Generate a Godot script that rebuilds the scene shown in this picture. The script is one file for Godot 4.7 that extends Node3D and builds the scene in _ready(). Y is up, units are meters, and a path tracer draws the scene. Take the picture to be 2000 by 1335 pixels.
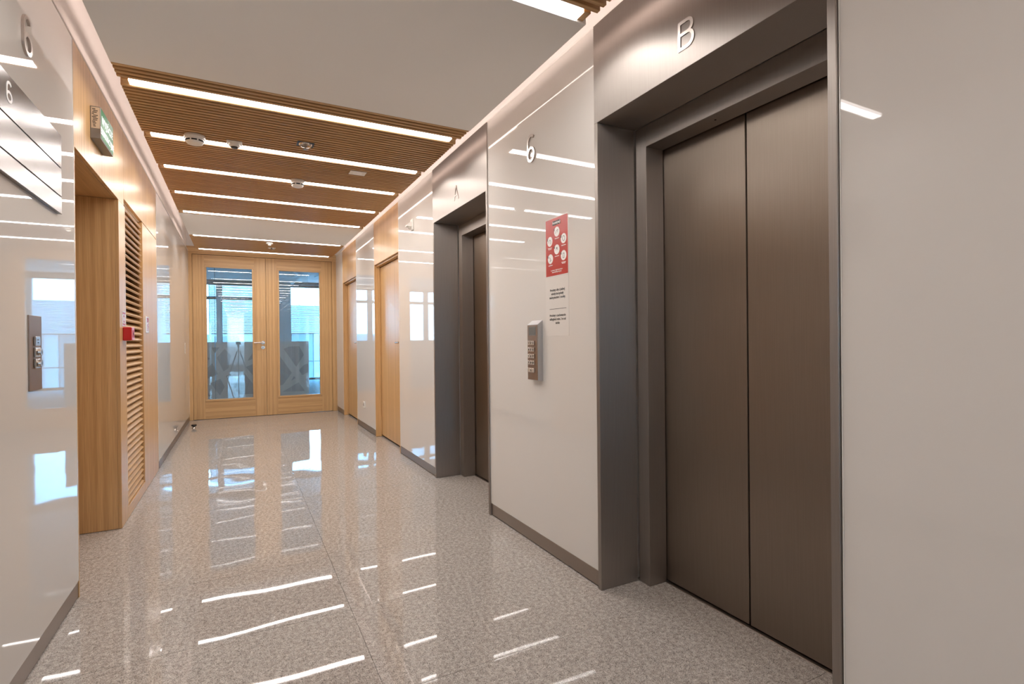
extends Node3D
# Elevator lobby of an office floor: y up, metres, corridor runs along -z.

const XL := -0.625      # face of the cladding on the wall opposite the elevators
const XR := 1.404       # face of the cladding on the elevator wall
const ZB := -8.73       # plane of the double door
const ZN := 6.5         # far end behind the photographer
const HS := 2.36        # underside of the suspended ceiling
const HC := 2.77        # underside of the raw ceiling over the coves
const TL := 2.43        # top of the cladding, louvre side
const TR := 2.477       # top of the cladding, elevator side
const SL := -0.493      # suspended ceiling edges
const SR := 1.243

var used := {}
var boxes := {}
var M := {}

# ------------------------------------------------------------------ mesh helpers
func uv_of(p: Vector3, n: Vector3) -> Vector2:
	var a := n.abs()
	if a.x >= a.y and a.x >= a.z: return Vector2(p.z, p.y)
	if a.y >= a.z: return Vector2(p.x, p.z)
	return Vector2(p.x, p.y)

func tri(st: SurfaceTool, a: Vector3, b: Vector3, c: Vector3, n: Vector3) -> void:
	var pts := [a, b, c]
	if (b - a).cross(c - a).dot(n) > 0.0: pts = [a, c, b]
	for p in pts:
		st.set_normal(n)
		st.set_uv(uv_of(p, n))
		st.add_vertex(p)

func quad(st: SurfaceTool, a: Vector3, b: Vector3, c: Vector3, d: Vector3, n: Vector3) -> void:
	tri(st, a, b, c, n)
	tri(st, a, c, d, n)

func begin() -> SurfaceTool:
	var st := SurfaceTool.new()
	st.begin(Mesh.PRIMITIVE_TRIANGLES)
	return st

func box_into(st: SurfaceTool, at: Vector3, size: Vector3, b: float, turn := Basis()) -> void:
	var h := size / 2.0
	b = minf(b, minf(h.x, minf(h.y, h.z)) * 0.45)
	var P := func(s: Vector3, axis: int) -> Vector3:
		var v := Vector3(s.x * (h.x - b), s.y * (h.y - b), s.z * (h.z - b))
		v[axis] = s[axis] * h[axis]
		return at + turn * v
	for axis in 3:
		for sg in [-1.0, 1.0]:
			var e := [(axis + 1) % 3, (axis + 2) % 3]
			var cs := []
			for k in [[-1.0, -1.0], [1.0, -1.0], [1.0, 1.0], [-1.0, 1.0]]:
				var s := Vector3.ZERO
				s[axis] = sg; s[e[0]] = k[0]; s[e[1]] = k[1]
				cs.append(P.call(s, axis))
			var n := Vector3.ZERO
			n[axis] = sg
			quad(st, cs[0], cs[1], cs[2], cs[3], turn * n)
	if b <= 0.0: return
	for axis in 3:
		var e := [(axis + 1) % 3, (axis + 2) % 3]
		for k in [[-1.0, -1.0], [1.0, -1.0], [1.0, 1.0], [-1.0, 1.0]]:
			var s0 := Vector3.ZERO
			s0[axis] = -1.0; s0[e[0]] = k[0]; s0[e[1]] = k[1]
			var s1 := s0
			s1[axis] = 1.0
			var n := s0
			n[axis] = 0.0
			quad(st, P.call(s0, e[0]), P.call(s0, e[1]), P.call(s1, e[1]), P.call(s1, e[0]), turn * n.normalized())
	for sx in [-1.0, 1.0]:
		for sy in [-1.0, 1.0]:
			for sz in [-1.0, 1.0]:
				var s := Vector3(sx, sy, sz)
				tri(st, P.call(s, 0), P.call(s, 1), P.call(s, 2), turn * s.normalized())

func cbox(size: Vector3, b: float) -> ArrayMesh:
	var key := "%.4f %.4f %.4f %.4f" % [size.x, size.y, size.z, b]
	if not boxes.has(key):
		var st := begin()
		box_into(st, Vector3.ZERO, size, b)
		boxes[key] = st.commit()
	return boxes[key]

# profile of (radius, height) pairs turned about y
func lathe(profile: Array, segs := 32) -> ArrayMesh:
	var st := begin()
	for i in profile.size() - 1:
		var p: Vector2 = profile[i]
		var q: Vector2 = profile[i + 1]
		var t := (q - p).normalized()
		var nn := Vector2(t.y, -t.x)
		for k in segs:
			var a0 := TAU * k / segs
			var a1 := TAU * (k + 1) / segs
			var d0 := Vector3(cos(a0), 0, sin(a0))
			var d1 := Vector3(cos(a1), 0, sin(a1))
			var vs := [[d0 * p.x + Vector3.UP * p.y, d0], [d1 * p.x + Vector3.UP * p.y, d1], [d1 * q.x + Vector3.UP * q.y, d1], [d0 * q.x + Vector3.UP * q.y, d0]]
			for tr in [[0, 1, 2], [0, 2, 3]]:
				var a: Vector3 = vs[tr[0]][0]
				var b: Vector3 = vs[tr[1]][0]
				var c: Vector3 = vs[tr[2]][0]
				if a.is_equal_approx(b) or b.is_equal_approx(c) or a.is_equal_approx(c): continue
				var order: Array = tr
				var fn: Vector3 = (d0 + d1).normalized() * nn.x + Vector3.UP * nn.y
				if (b - a).cross(c - a).dot(fn) > 0.0: order = [tr[0], tr[2], tr[1]]
				for j in order:
					var dd: Vector3 = vs[j][1]
					st.set_normal((dd * nn.x + Vector3.UP * nn.y).normalized())
					st.set_uv(Vector2(k / float(segs), vs[j][0].y))
					st.add_vertex(vs[j][0])
	return st.commit()

# closed outline in the xy plane, from z = 0 to z = depth, facing +z
func extrude(outline: Array, depth: float) -> ArrayMesh:
	var st := begin()
	extrude_into(st, outline, depth)
	return st.commit()

func extrude_into(st: SurfaceTool, outline: Array, depth: float) -> void:
	var poly := PackedVector2Array(outline)
	if Geometry2D.is_polygon_clockwise(poly): poly.reverse()
	var idx := Geometry2D.triangulate_polygon(poly)
	for i in range(0, idx.size(), 3):
		var v := []
		for j in 3: v.append(Vector3(poly[idx[i + j]].x, poly[idx[i + j]].y, 0))
		tri(st, v[0], v[1], v[2], Vector3.BACK * -1.0)
		var up := Vector3(0, 0, depth)
		tri(st, v[0] + up, v[1] + up, v[2] + up, Vector3(0, 0, 1))
	for i in poly.size():
		var a := poly[i]
		var b := poly[(i + 1) % poly.size()]
		var n := Vector3(b.y - a.y, a.x - b.x, 0).normalized()
		quad(st, Vector3(a.x, a.y, 0), Vector3(b.x, b.y, 0), Vector3(b.x, b.y, depth), Vector3(a.x, a.y, depth), n)

# a flat bar of given width that follows a line of points, standing depth proud
func stroke_into(st: SurfaceTool, pts: Array, width: float, depth: float, closed := false) -> void:
	var n := pts.size()
	var l := []
	var r := []
	for i in n:
		var prev: Vector2 = pts[(i - 1 + n) % n] if closed or i > 0 else pts[i]
		var next: Vector2 = pts[(i + 1) % n] if closed or i < n - 1 else pts[i]
		var here: Vector2 = pts[i]
		var t0 := (here - prev).normalized() if not here.is_equal_approx(prev) else (next - here).normalized()
		var t1 := (next - here).normalized() if not here.is_equal_approx(next) else t0
		var m := (t0 + t1).normalized()
		var nrm := Vector2(-m.y, m.x)
		var len := width / 2.0 / maxf(0.35, nrm.dot(Vector2(-t0.y, t0.x)))
		l.append(here + nrm * len)
		r.append(here - nrm * len)
	var segs := n if closed else n - 1
	for i in segs:
		var j := (i + 1) % n
		var a: Vector2 = l[i]; var b: Vector2 = l[j]; var c: Vector2 = r[j]; var d: Vector2 = r[i]
		quad(st, Vector3(a.x, a.y, depth), Vector3(b.x, b.y, depth), Vector3(c.x, c.y, depth), Vector3(d.x, d.y, depth), Vector3(0, 0, 1))
		var nl := Vector2(-(b - a).y, (b - a).x).normalized()
		quad(st, Vector3(a.x, a.y, 0), Vector3(b.x, b.y, 0), Vector3(b.x, b.y, depth), Vector3(a.x, a.y, depth), Vector3(nl.x, nl.y, 0))
		var nr := Vector2((c - d).y, -(c - d).x).normalized()
		quad(st, Vector3(d.x, d.y, 0), Vector3(c.x, c.y, 0), Vector3(c.x, c.y, depth), Vector3(d.x, d.y, depth), Vector3(nr.x, nr.y, 0))
	if not closed:
		for e in [[0, 1], [n - 1, n - 2]]:
			var a: Vector2 = l[e[0]]; var d: Vector2 = r[e[0]]
			var away: Vector2 = (pts[e[0]] - pts[e[1]]).normalized()
			quad(st, Vector3(a.x, a.y, 0), Vector3(d.x, d.y, 0), Vector3(d.x, d.y, depth), Vector3(a.x, a.y, depth), Vector3(away.x, away.y, 0))

func arc(c: Vector2, rx: float, ry: float, from_deg: float, to_deg: float, n: int) -> Array:
	var out := []
	for i in n + 1:
		var a := deg_to_rad(lerpf(from_deg, to_deg, i / float(n)))
		out.append(c + Vector2(cos(a) * rx, sin(a) * ry))
	return out

func glyph_six(h: float, w: float, s: float, depth: float) -> ArrayMesh:   # centred on its middle
	var rx := (w - s) / 2.0
	var rb := (h * 0.56 - s) / 2.0
	var cy := -h / 2.0 + s / 2.0 + rb
	var st := begin()
	stroke_into(st, arc(Vector2(0, cy), rx, rb, 0, 348.75, 31), s, depth, true)
	var tail := [Vector2(-rx, cy)]
	tail.append_array(arc(Vector2(0, h / 2.0 - s / 2.0 - rx * 1.05), rx, rx * 1.05, 180, 40, 14))
	stroke_into(st, tail, s, depth * 0.97)
	return st.commit()

func glyph_b(h: float, w: float, s: float, depth: float) -> ArrayMesh:
	var st := begin()
	var x0 := -w / 2.0 + s / 2.0
	var y0 := -h / 2.0 + s / 2.0
	var y1 := h / 2.0 - s / 2.0
	var ym := h * 0.04
	stroke_into(st, [Vector2(x0, y0 - s / 2), Vector2(x0, y1 + s / 2)], s, depth)
	var up := [Vector2(x0, y1)]
	var ru := (y1 - ym) / 2.0
	up.append_array(arc(Vector2(w / 2 - s / 2 - ru - w * 0.05, (y1 + ym) / 2), ru, ru, 90, -90, 12))
	up.append(Vector2(x0, ym))
	stroke_into(st, up, s, depth * 0.97)
	var rl := (ym - y0) / 2.0
	var lo := [Vector2(x0, ym)]
	lo.append_array(arc(Vector2(w / 2 - s / 2 - rl, (y0 + ym) / 2), rl, rl, 90, -90, 12))
	lo.append(Vector2(x0, y0))
	stroke_into(st, lo, s, depth * 0.94)
	return st.commit()

func glyph_a(h: float, w: float, s: float, depth: float) -> ArrayMesh:
	var st := begin()
	stroke_into(st, [Vector2(-w / 2 + s / 2, -h / 2), Vector2(0, h / 2 - s * 0.3)], s, depth)
	stroke_into(st, [Vector2(w / 2 - s / 2, -h / 2), Vector2(0, h / 2 - s * 0.3)], s, depth * 0.97)
	stroke_into(st, [Vector2(-w * 0.28, -h * 0.19), Vector2(w * 0.28, -h * 0.19)], s, depth * 0.94)
	return st.commit()

func wavy_tile(w: float, d: float, k: int) -> ArrayMesh:
	var st := begin()
	var nx := 22
	var nz := 9
	var hgt := func(x: float, z: float) -> Vector3:   # (height, dh/dx, dh/dz)
		var o := Vector3.ZERO
		for q in [[9.3, 4.1, 0.9], [4.2, 12.4, 2.3], [16.1, 7.6, 4.1]]:
			var ph: float = q[0] * x + q[1] * z + q[2] + k * 1.7
			var am: float = 0.0024 / (absf(q[0]) + absf(q[1]))
			o += Vector3(sin(ph) * am, cos(ph) * am * q[0], cos(ph) * am * q[1])
		return o
	for i in nx:
		for j in nz:
			var v := []
			for c in [[0, 0], [1, 0], [1, 1], [0, 1]]:
				var x: float = -w / 2 + w * (i + c[0]) / nx
				var z: float = -d / 2 + d * (j + c[1]) / nz
				var q: Vector3 = hgt.call(x, z)
				v.append([Vector3(x, q.x - 0.0001, z), Vector3(-q.y, 1, -q.z).normalized()])
			for t in [[0, 1, 2], [0, 2, 3]]:
				for m in t:
					st.set_normal(v[m][1])
					st.set_uv(Vector2(v[m][0].x, v[m][0].z))
					st.add_vertex(v[m][0])
	for s in [-1.0, 1.0]:
		quad(st, Vector3(s * w / 2, 0, -d / 2), Vector3(s * w / 2, 0, d / 2), Vector3(s * w / 2, -0.012, d / 2), Vector3(s * w / 2, -0.012, -d / 2), Vector3(s, 0, 0))
		quad(st, Vector3(-w / 2, 0, s * d / 2), Vector3(w / 2, 0, s * d / 2), Vector3(w / 2, -0.012, s * d / 2), Vector3(-w / 2, -0.012, s * d / 2), Vector3(0, 0, s))
	return st.commit()

# ------------------------------------------------------------------ node helpers
func numbered(called: String) -> String:
	used[called] = used.get(called, -1) + 1
	return called if used[called] == 0 else "%s_%03d" % [called, used[called]]

func where(n: Node) -> Vector3:
	var p := Vector3.ZERO
	while n != self:
		p += n.position
		n = n.get_parent()
	return p

func tag(o: Node3D, label: String, category := "", group := "", kind := "") -> Node3D:
	o.set_meta("label", label)
	if category: o.set_meta("category", category)
	if group: o.set_meta("group", group)
	if kind: o.set_meta("kind", kind)
	return o

func thing(called: String, label: String, category: String, at := Vector3.ZERO, group := "") -> Node3D:
	var o := Node3D.new()
	o.name = numbered(called)
	add_child(o)
	o.position = at
	return tag(o, label, category, group)

func setting(called: String, label := "", at := Vector3.ZERO) -> Node3D:
	var o := Node3D.new()
	o.name = called
	add_child(o)
	o.position = at
	o.set_meta("kind", "structure")
	if label: o.set_meta("label", label)
	return o

func part(parent: Node, called: String, mesh: Mesh, m: Material, at := Vector3.ZERO, turn := Vector3.ZERO) -> MeshInstance3D:
	var o := MeshInstance3D.new()
	o.mesh = mesh
	o.material_override = m
	o.name = numbered(called) if parent == self else called
	parent.add_child(o, true)
	o.position = at if parent == self else at - where(parent)
	o.rotation = turn
	return o

func bx(parent: Node, called: String, a: Vector3, b: Vector3, m: Material, bevel := 0.0015) -> MeshInstance3D:
	return part(parent, called, cbox((b - a).abs(), bevel), m, (a + b) / 2.0)

func rod(parent: Node, called: String, a: Vector3, b: Vector3, r0: float, r1: float, m: Material, sides := 20) -> MeshInstance3D:
	var c := CylinderMesh.new()
	c.bottom_radius = r0
	c.top_radius = r1
	c.height = (b - a).length()
	c.radial_segments = sides
	c.rings = 1
	var o := part(parent, called, c, m, (a + b) / 2.0)
	var d := (b - a).normalized()
	o.basis = Basis(Quaternion(Vector3.UP, d)) if absf(d.y) < 0.9999 else Basis()
	return o

func words(parent: Node, called: String, text: String, cap: float, m: Material, at: Vector3, turn_y: float, bold := false, depth := 0.0006, align := HORIZONTAL_ALIGNMENT_CENTER, squeeze := 1.0) -> MeshInstance3D:
	var t := TextMesh.new()
	var f := SystemFont.new()
	f.font_names = PackedStringArray(["Droid Sans"])
	if bold: f.font_weight = 700
	t.font = f
	t.text = text
	t.font_size = 32
	t.pixel_size = cap / (0.714 * 32.0)
	t.depth = depth
	t.curve_step = 1.5
	t.horizontal_alignment = align
	t.vertical_alignment = VERTICAL_ALIGNMENT_CENTER
	var o := part(parent, called, t, m, at, Vector3(0, turn_y, 0))
	o.scale = Vector3(squeeze, 1, 1)
	return o

# ------------------------------------------------------------------ materials
func plain(c: Color, rough := 0.6, metal := 0.0, spec := 0.5) -> StandardMaterial3D:
	var m := StandardMaterial3D.new()
	m.albedo_color = c
	m.roughness = rough
	m.metallic = metal
	m.metallic_specular = spec
	return m

func noise(size: int, freq: float, type: int, octaves: int, seed_n: int, colors: Array, offsets: Array) -> NoiseTexture2D:
	var n := FastNoiseLite.new()
	n.seed = seed_n
	n.noise_type = type
	n.frequency = freq
	n.fractal_octaves = octaves
	n.fractal_type = FastNoiseLite.FRACTAL_FBM if octaves > 1 else FastNoiseLite.FRACTAL_NONE
	n.cellular_return_type = FastNoiseLite.RETURN_CELL_VALUE
	var t := NoiseTexture2D.new()
	t.width = size
	t.height = size
	t.seamless = true
	t.seamless_blend_skirt = 0.05
	t.noise = n
	var g := Gradient.new()
	g.colors = PackedColorArray(colors)
	g.offsets = PackedFloat32Array(offsets)
	t.color_ramp = g
	return t

func wood(tex: Texture2D, broad: Texture2D, stretch: Vector3, tint: Color, rough: float) -> StandardMaterial3D:
	var m := plain(tint, rough)
	m.albedo_texture = tex
	m.uv1_triplanar = true
	m.uv1_world_triplanar = true
	m.uv1_scale = stretch
	m.uv1_triplanar_sharpness = 8.0
	m.detail_enabled = true
	m.detail_albedo = broad
	m.detail_blend_mode = BaseMaterial3D.BLEND_MODE_MUL
	m.detail_uv_layer = BaseMaterial3D.DETAIL_UV_2
	m.uv2_triplanar = true
	m.uv2_world_triplanar = true
	m.uv2_scale = stretch * 0.23
	m.uv2_triplanar_sharpness = 8.0
	return m

func glow(c: Color, energy: float) -> StandardMaterial3D:
	var m := plain(Color(0.9, 0.9, 0.9), 0.5)
	m.emission_enabled = true
	m.emission = c
	m.emission_energy_multiplier = energy
	return m

func steel(c: Color, rough: float, aniso: float, tex: Texture2D) -> StandardMaterial3D:
	var m := plain(c, rough, 1.0)
	if aniso != 0.0:
		m.anisotropy_enabled = true
		m.anisotropy = aniso
	if tex:
		m.albedo_texture = tex
		m.uv1_triplanar = true
		m.uv1_world_triplanar = true
		m.uv1_scale = Vector3(9, 0.12, 9)
	return m

func make_materials() -> void:
	var grain := noise(1024, 0.02, FastNoiseLite.TYPE_SIMPLEX_SMOOTH, 5, 3, [Color(0.76, 0.615, 0.44), Color(0.82, 0.685, 0.505), Color(0.85, 0.715, 0.535), Color(0.89, 0.76, 0.585)], [0.15, 0.42, 0.6, 0.85])
	var broad := noise(512, 0.008, FastNoiseLite.TYPE_SIMPLEX_SMOOTH, 3, 9, [Color(0.92, 0.90, 0.87), Color(1, 1, 1)], [0.3, 0.7])
	M.wood_up = wood(grain, broad, Vector3(15.0, 0.13, 15.0), Color(0.98, 0.95, 0.90), 0.34)
	M.wood_across = wood(grain, broad, Vector3(0.13, 15.0, 15.0), Color(0.98, 0.95, 0.90), 0.36)
	M.wood_along = wood(grain, broad, Vector3(15.0, 15.0, 0.13), Color(0.98, 0.95, 0.90), 0.36)
	M.slat = wood(grain, broad, Vector3(0.13, 15.0, 15.0), Color(0.94, 0.90, 0.85), 0.45)
	M.backing = plain(Color(0.10, 0.065, 0.04), 0.8)
	M.black = plain(Color(0.02, 0.02, 0.02), 0.7)
	M.plaster = plain(Color(0.93, 0.92, 0.905), 0.85)
	M.wall = plain(Color(0.90, 0.88, 0.865), 0.8)
	M.glass_white = plain(Color(0.855, 0.84, 0.82), 0.02)
	M.edge = plain(Color(0.93, 0.92, 0.90), 0.2)
	var brushed := noise(512, 0.05, FastNoiseLite.TYPE_SIMPLEX_SMOOTH, 4, 21, [Color(0.975, 0.975, 0.975), Color(1, 1, 1)], [0.25, 0.75])
	M.steel = steel(Color(0.67, 0.64, 0.615), 0.46, 0.90, brushed)
	M.steel_door = steel(Color(0.60, 0.55, 0.505), 0.40, 0.92, brushed)
	M.steel_bright = steel(Color(0.80, 0.77, 0.74), 0.22, 0.0, null)
	M.steel_sign = steel(Color(0.44, 0.415, 0.405), 0.20, -0.6, null)
	M.steel_plinth = steel(Color(0.62, 0.58, 0.55), 0.38, 0.0, null)
	M.steel_letter = steel(Color(0.72, 0.68, 0.65), 0.3, 0.0, null)
	M.aluminium = steel(Color(0.76, 0.76, 0.77), 0.35, 0.0, null)
	M.bronze_grey = steel(Color(0.60, 0.52, 0.46), 0.42, 0.0, null)
	M.white_plastic = plain(Color(0.90, 0.885, 0.86), 0.4)
	M.grey_plastic = plain(Color(0.45, 0.44, 0.43), 0.4)
	M.dark_plastic = plain(Color(0.07, 0.07, 0.075), 0.4)
	M.red = plain(Color(0.72, 0.07, 0.07), 0.35)
	M.poster_red = plain(Color(0.72, 0.17, 0.15), 0.25)
	M.poster_dark = plain(Color(0.60, 0.08, 0.08), 0.3)
	M.paper = plain(Color(0.875, 0.86, 0.84), 0.2)
	M.ink = plain(Color(0.06, 0.06, 0.07), 0.5)
	M.print_white = plain(Color(0.95, 0.94, 0.93), 0.4)
	M.sign_grey = plain(Color(0.50, 0.48, 0.46), 0.4, 0.2)
	M.lamp = glow(Color(1.0, 0.98, 0.98), 9.0)
	M.led = glow(Color(1.0, 0.90, 0.85), 8.0)
	M.sign_green = glow(Color(0.10, 0.42, 0.22), 0.22)
	M.sign_green.albedo_color = Color(0.12, 0.42, 0.24)
	M.sign_white = glow(Color(0.95, 1.0, 0.97), 0.45)
	# polished granite: grains of several millimetres, three tones
	var granite := noise(1024, 0.17, FastNoiseLite.TYPE_CELLULAR, 1, 5, [Color(0.50, 0.49, 0.485), Color(0.73, 0.72, 0.71), Color(0.785, 0.77, 0.755), Color(0.88, 0.865, 0.85)], [0.06, 0.25, 0.6, 0.95])
	var mottle := noise(512, 0.03, FastNoiseLite.TYPE_SIMPLEX_SMOOTH, 4, 8, [Color(0.88, 0.87, 0.86), Color(1, 1, 1)], [0.25, 0.75])
	var g := plain(Color(0.95, 0.935, 0.92), 0.02)
	g.albedo_texture = granite
	g.uv1_triplanar = true
	g.uv1_world_triplanar = true
	g.uv1_scale = Vector3(2.9, 2.9, 2.9)
	g.detail_enabled = true
	g.detail_albedo = mottle
	g.detail_blend_mode = BaseMaterial3D.BLEND_MODE_MUL
	g.detail_uv_layer = BaseMaterial3D.DETAIL_UV_2
	g.uv2_triplanar = true
	g.uv2_world_triplanar = true
	g.uv2_scale = Vector3(2.7, 2.7, 2.7)
	M.granite = g
	M.grout = plain(Color(0.50, 0.48, 0.46), 0.9)
	var pane := plain(Color(0.75, 0.86, 0.92, 0.06), 0.0)
	pane.transparency = BaseMaterial3D.TRANSPARENCY_ALPHA
	M.pane = pane
	var film := plain(Color(0.84, 0.84, 0.83, 0.95), 0.6)
	film.transparency = BaseMaterial3D.TRANSPARENCY_ALPHA
	M.film = film
	var film_dark := plain(Color(0.72, 0.725, 0.73, 0.80), 0.6)
	film_dark.transparency = BaseMaterial3D.TRANSPARENCY_ALPHA
	M.film_dark = film_dark
	M.office_white = plain(Color(0.86, 0.86, 0.855), 0.8)
	M.office_ceiling = plain(Color(0.86, 0.86, 0.855), 0.85)
	M.window_frame = plain(Color(0.24, 0.245, 0.25), 0.5)
	var pile := noise(512, 0.2, FastNoiseLite.TYPE_CELLULAR, 1, 14, [Color(0.31, 0.31, 0.31), Color(0.65, 0.65, 0.65)], [0.1, 0.9])
	M.carpet = plain(Color(1, 1, 1), 0.95)
	M.carpet.albedo_texture = pile
	M.carpet.uv1_triplanar = true
	M.carpet.uv1_world_triplanar = true
	M.carpet.uv1_scale = Vector3(0.6, 0.6, 0.6)
	M.louvre_white = plain(Color(0.92, 0.92, 0.915), 0.5)
	M.louvre_grey = plain(Color(0.75, 0.75, 0.75), 0.5)
	M.facade = plain(Color(0.51, 0.515, 0.52), 0.8)
	M.facade_light = plain(Color(0.67, 0.67, 0.67), 0.8)
	M.facade_stone = plain(Color(0.47, 0.475, 0.475), 0.8)

# ------------------------------------------------------------------ builders
func area_lamp(called: String, at: Vector3, toward: Vector3, size: Vector2, radiance: float, c: Color, parent: Node = self) -> void:
	var l := AreaLight3D.new()
	l.name = called
	l.area_size = size
	l.area_normalize_energy = true
	l.light_energy = radiance * size.x * size.y / PI
	l.light_color = c
	l.shadow_enabled = true
	l.area_range = 30.0
	parent.add_child(l, true)
	var z := -toward.normalized()
	var x := Vector3.RIGHT if absf(toward.x) < 0.1 else Vector3.BACK
	l.transform = Transform3D(Basis(x, z.cross(x), z), at - (where(parent) if parent != self else Vector3.ZERO))

func ceiling_lamp(z: float, label: String, w := 0.048) -> void:
	var t := thing("linear_ceiling_light", label, "light", Vector3(0.37, HS, z), "light strips across the ceiling")
	bx(t, "diffuser", Vector3(-0.452, HS - 0.001, z - w / 2), Vector3(1.19, HS + 0.018, z + w / 2), M.lamp, 0.0)
	bx(t, "housing", Vector3(-0.452, HS + 0.018, z - w / 2), Vector3(1.19, HS + 0.07, z + w / 2), M.white_plastic, 0.0)
	for e in [[-0.478, -0.452], [1.19, 1.222]]:
		bx(t, "end_block", Vector3(e[0], HS + 0.001, z - w / 2 - 0.004), Vector3(e[1], HS + 0.05, z + w / 2 + 0.004), M.slat, 0.0015)
	area_lamp("strip_light", Vector3(0.369, HS - 0.003, z), Vector3.DOWN, Vector2(1.64, w - 0.004), LAMP_L, LAMP_C, t)

const COVE_C := Color(1.0, 0.91, 0.87)
const LAMP_L := 34.0
const LAMP_C := Color(1.0, 0.975, 0.953)

func slatted_panel(z0: float, z1: float, lamps: Array, label: String) -> void:   # z0 > z1
	var t := thing("slatted_ceiling_panel", label, "ceiling panel", Vector3((SL + SR) / 2, HS, (z0 + z1) / 2))
	bx(t, "backing_board", Vector3(SL + 0.085, HS + 0.056, z1), Vector3(SR - 0.085, HS + 0.07, z0), M.backing, 0.0)
	var stops := [z0]
	for l in lamps: stops.append_array([l + 0.031, l - 0.031])
	stops.append(z1)
	for i in range(0, stops.size(), 2):
		var a: float = stops[i]
		var b: float = stops[i + 1]
		var n := int(round((a - b) / 0.0385))
		for k in n:
			var z := a - (k + 0.5) * (a - b) / n
			part(t, "slat", cbox(Vector3(SR - SL, 0.054, 0.0200), 0.0022), M.slat, Vector3((SL + SR) / 2, HS + 0.027, z))

func plaster_panel(z0: float, z1: float, label: String) -> void:
	var t := thing("plasterboard_ceiling_panel", label, "ceiling panel", Vector3((SL + SR) / 2, HS, (z0 + z1) / 2))
	bx(t, "board", Vector3(SL, HS - 0.002, z1), Vector3(SR, HS + 0.05, z0), M.plaster, 0.001)
	for x in [[SL, SL + 0.02], [SR - 0.02, SR]]:
		bx(t, "edge_upstand", Vector3(x[0], HS + 0.05, z1), Vector3(x[1], HS + 0.088, z0), M.plaster, 0.001)

func glass_panel(side: float, z0: float, z1: float, label: String, y0 := 0.075) -> Node3D:   # z0 > z1
	var x := XR if side > 0 else XL
	var top := TR if side > 0 else TL
	var t := thing("glass_wall_panel", label, "wall panel", Vector3(x, 0, (z0 + z1) / 2), "white back-painted glass wall panels")
	bx(t, "glass_sheet", Vector3(x, y0, z1 + 0.003), Vector3(x + side * 0.02, top, z0 - 0.003), M.glass_white, 0.0008)
	for z in [z0 - 0.003, z1]:
		bx(t, "edge_trim", Vector3(x - side * 0.001, y0, z), Vector3(x + side * 0.02, top, z + 0.003), M.edge, 0.0)
	return t

func elevator(z0: float, z1: float, letter: String, label: String) -> void:   # z0 > z1
	var zc := (z0 + z1) / 2
	var t := thing("elevator_entrance", label, "elevator", Vector3(1.5, 0, zc), "brushed steel elevator entrances")
	var xf := XR - 0.008
	var hh := (z0 - z1) / 2
	bx(t, "header_panel", Vector3(xf, 2.047, z1 + 0.001), Vector3(XR + 0.018, TR - 0.001, z0 - 0.001), M.steel, 0.001)
	bx(t, "soffit", Vector3(xf + 0.002, 2.047, z1 + 0.025), Vector3(1.604, 2.055, z0 - 0.025), M.steel, 0.0005)
	for s in [-1.0, 1.0]:
		bx(t, "side_panel", Vector3(xf, 0.001, zc + s * (hh - 0.001)), Vector3(1.602, 2.047, zc + s * (hh - 0.024)), M.steel, 0.0012)
		bx(t, "inner_jamb", Vector3(1.608, 0.001, zc + s * (hh - 0.03)), Vector3(1.708, 2.047, zc + s * (hh - 0.096)), M.steel, 0.0012)
	bx(t, "inner_header", Vector3(1.608, 1.952, zc - hh + 0.096), Vector3(1.708, 2.047, zc + hh - 0.096), M.steel, 0.0012)
	rod(t, "sensor", Vector3(1.655, 1.9525, zc - 0.09), Vector3(1.655, 1.9505, zc - 0.09), 0.004, 0.004, M.black, 12)
	for s in [-1.0, 1.0]:
		bx(t, "door_leaf", Vector3(1.714, 0.008, zc + s * 0.0035), Vector3(1.74, 1.975, zc + s * (hh - 0.07)), M.steel_door, 0.0015)
	bx(t, "sill", Vector3(1.70, 0.0, zc - hh + 0.098), Vector3(1.75, 0.0025, zc + hh - 0.098), M.steel_plinth, 0.0005)
	if letter == "B":
		part(t, "letter", glyph_b(0.103, 0.074, 0.0115, 0.003), M.steel_letter, Vector3(xf, 2.166, zc + 0.012), Vector3(0, -PI / 2, 0))
	else:
		part(t, "letter", glyph_a(0.103, 0.09, 0.010, 0.003), M.steel_letter, Vector3(xf, 2.166, zc), Vector3(0, -PI / 2, 0))

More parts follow.
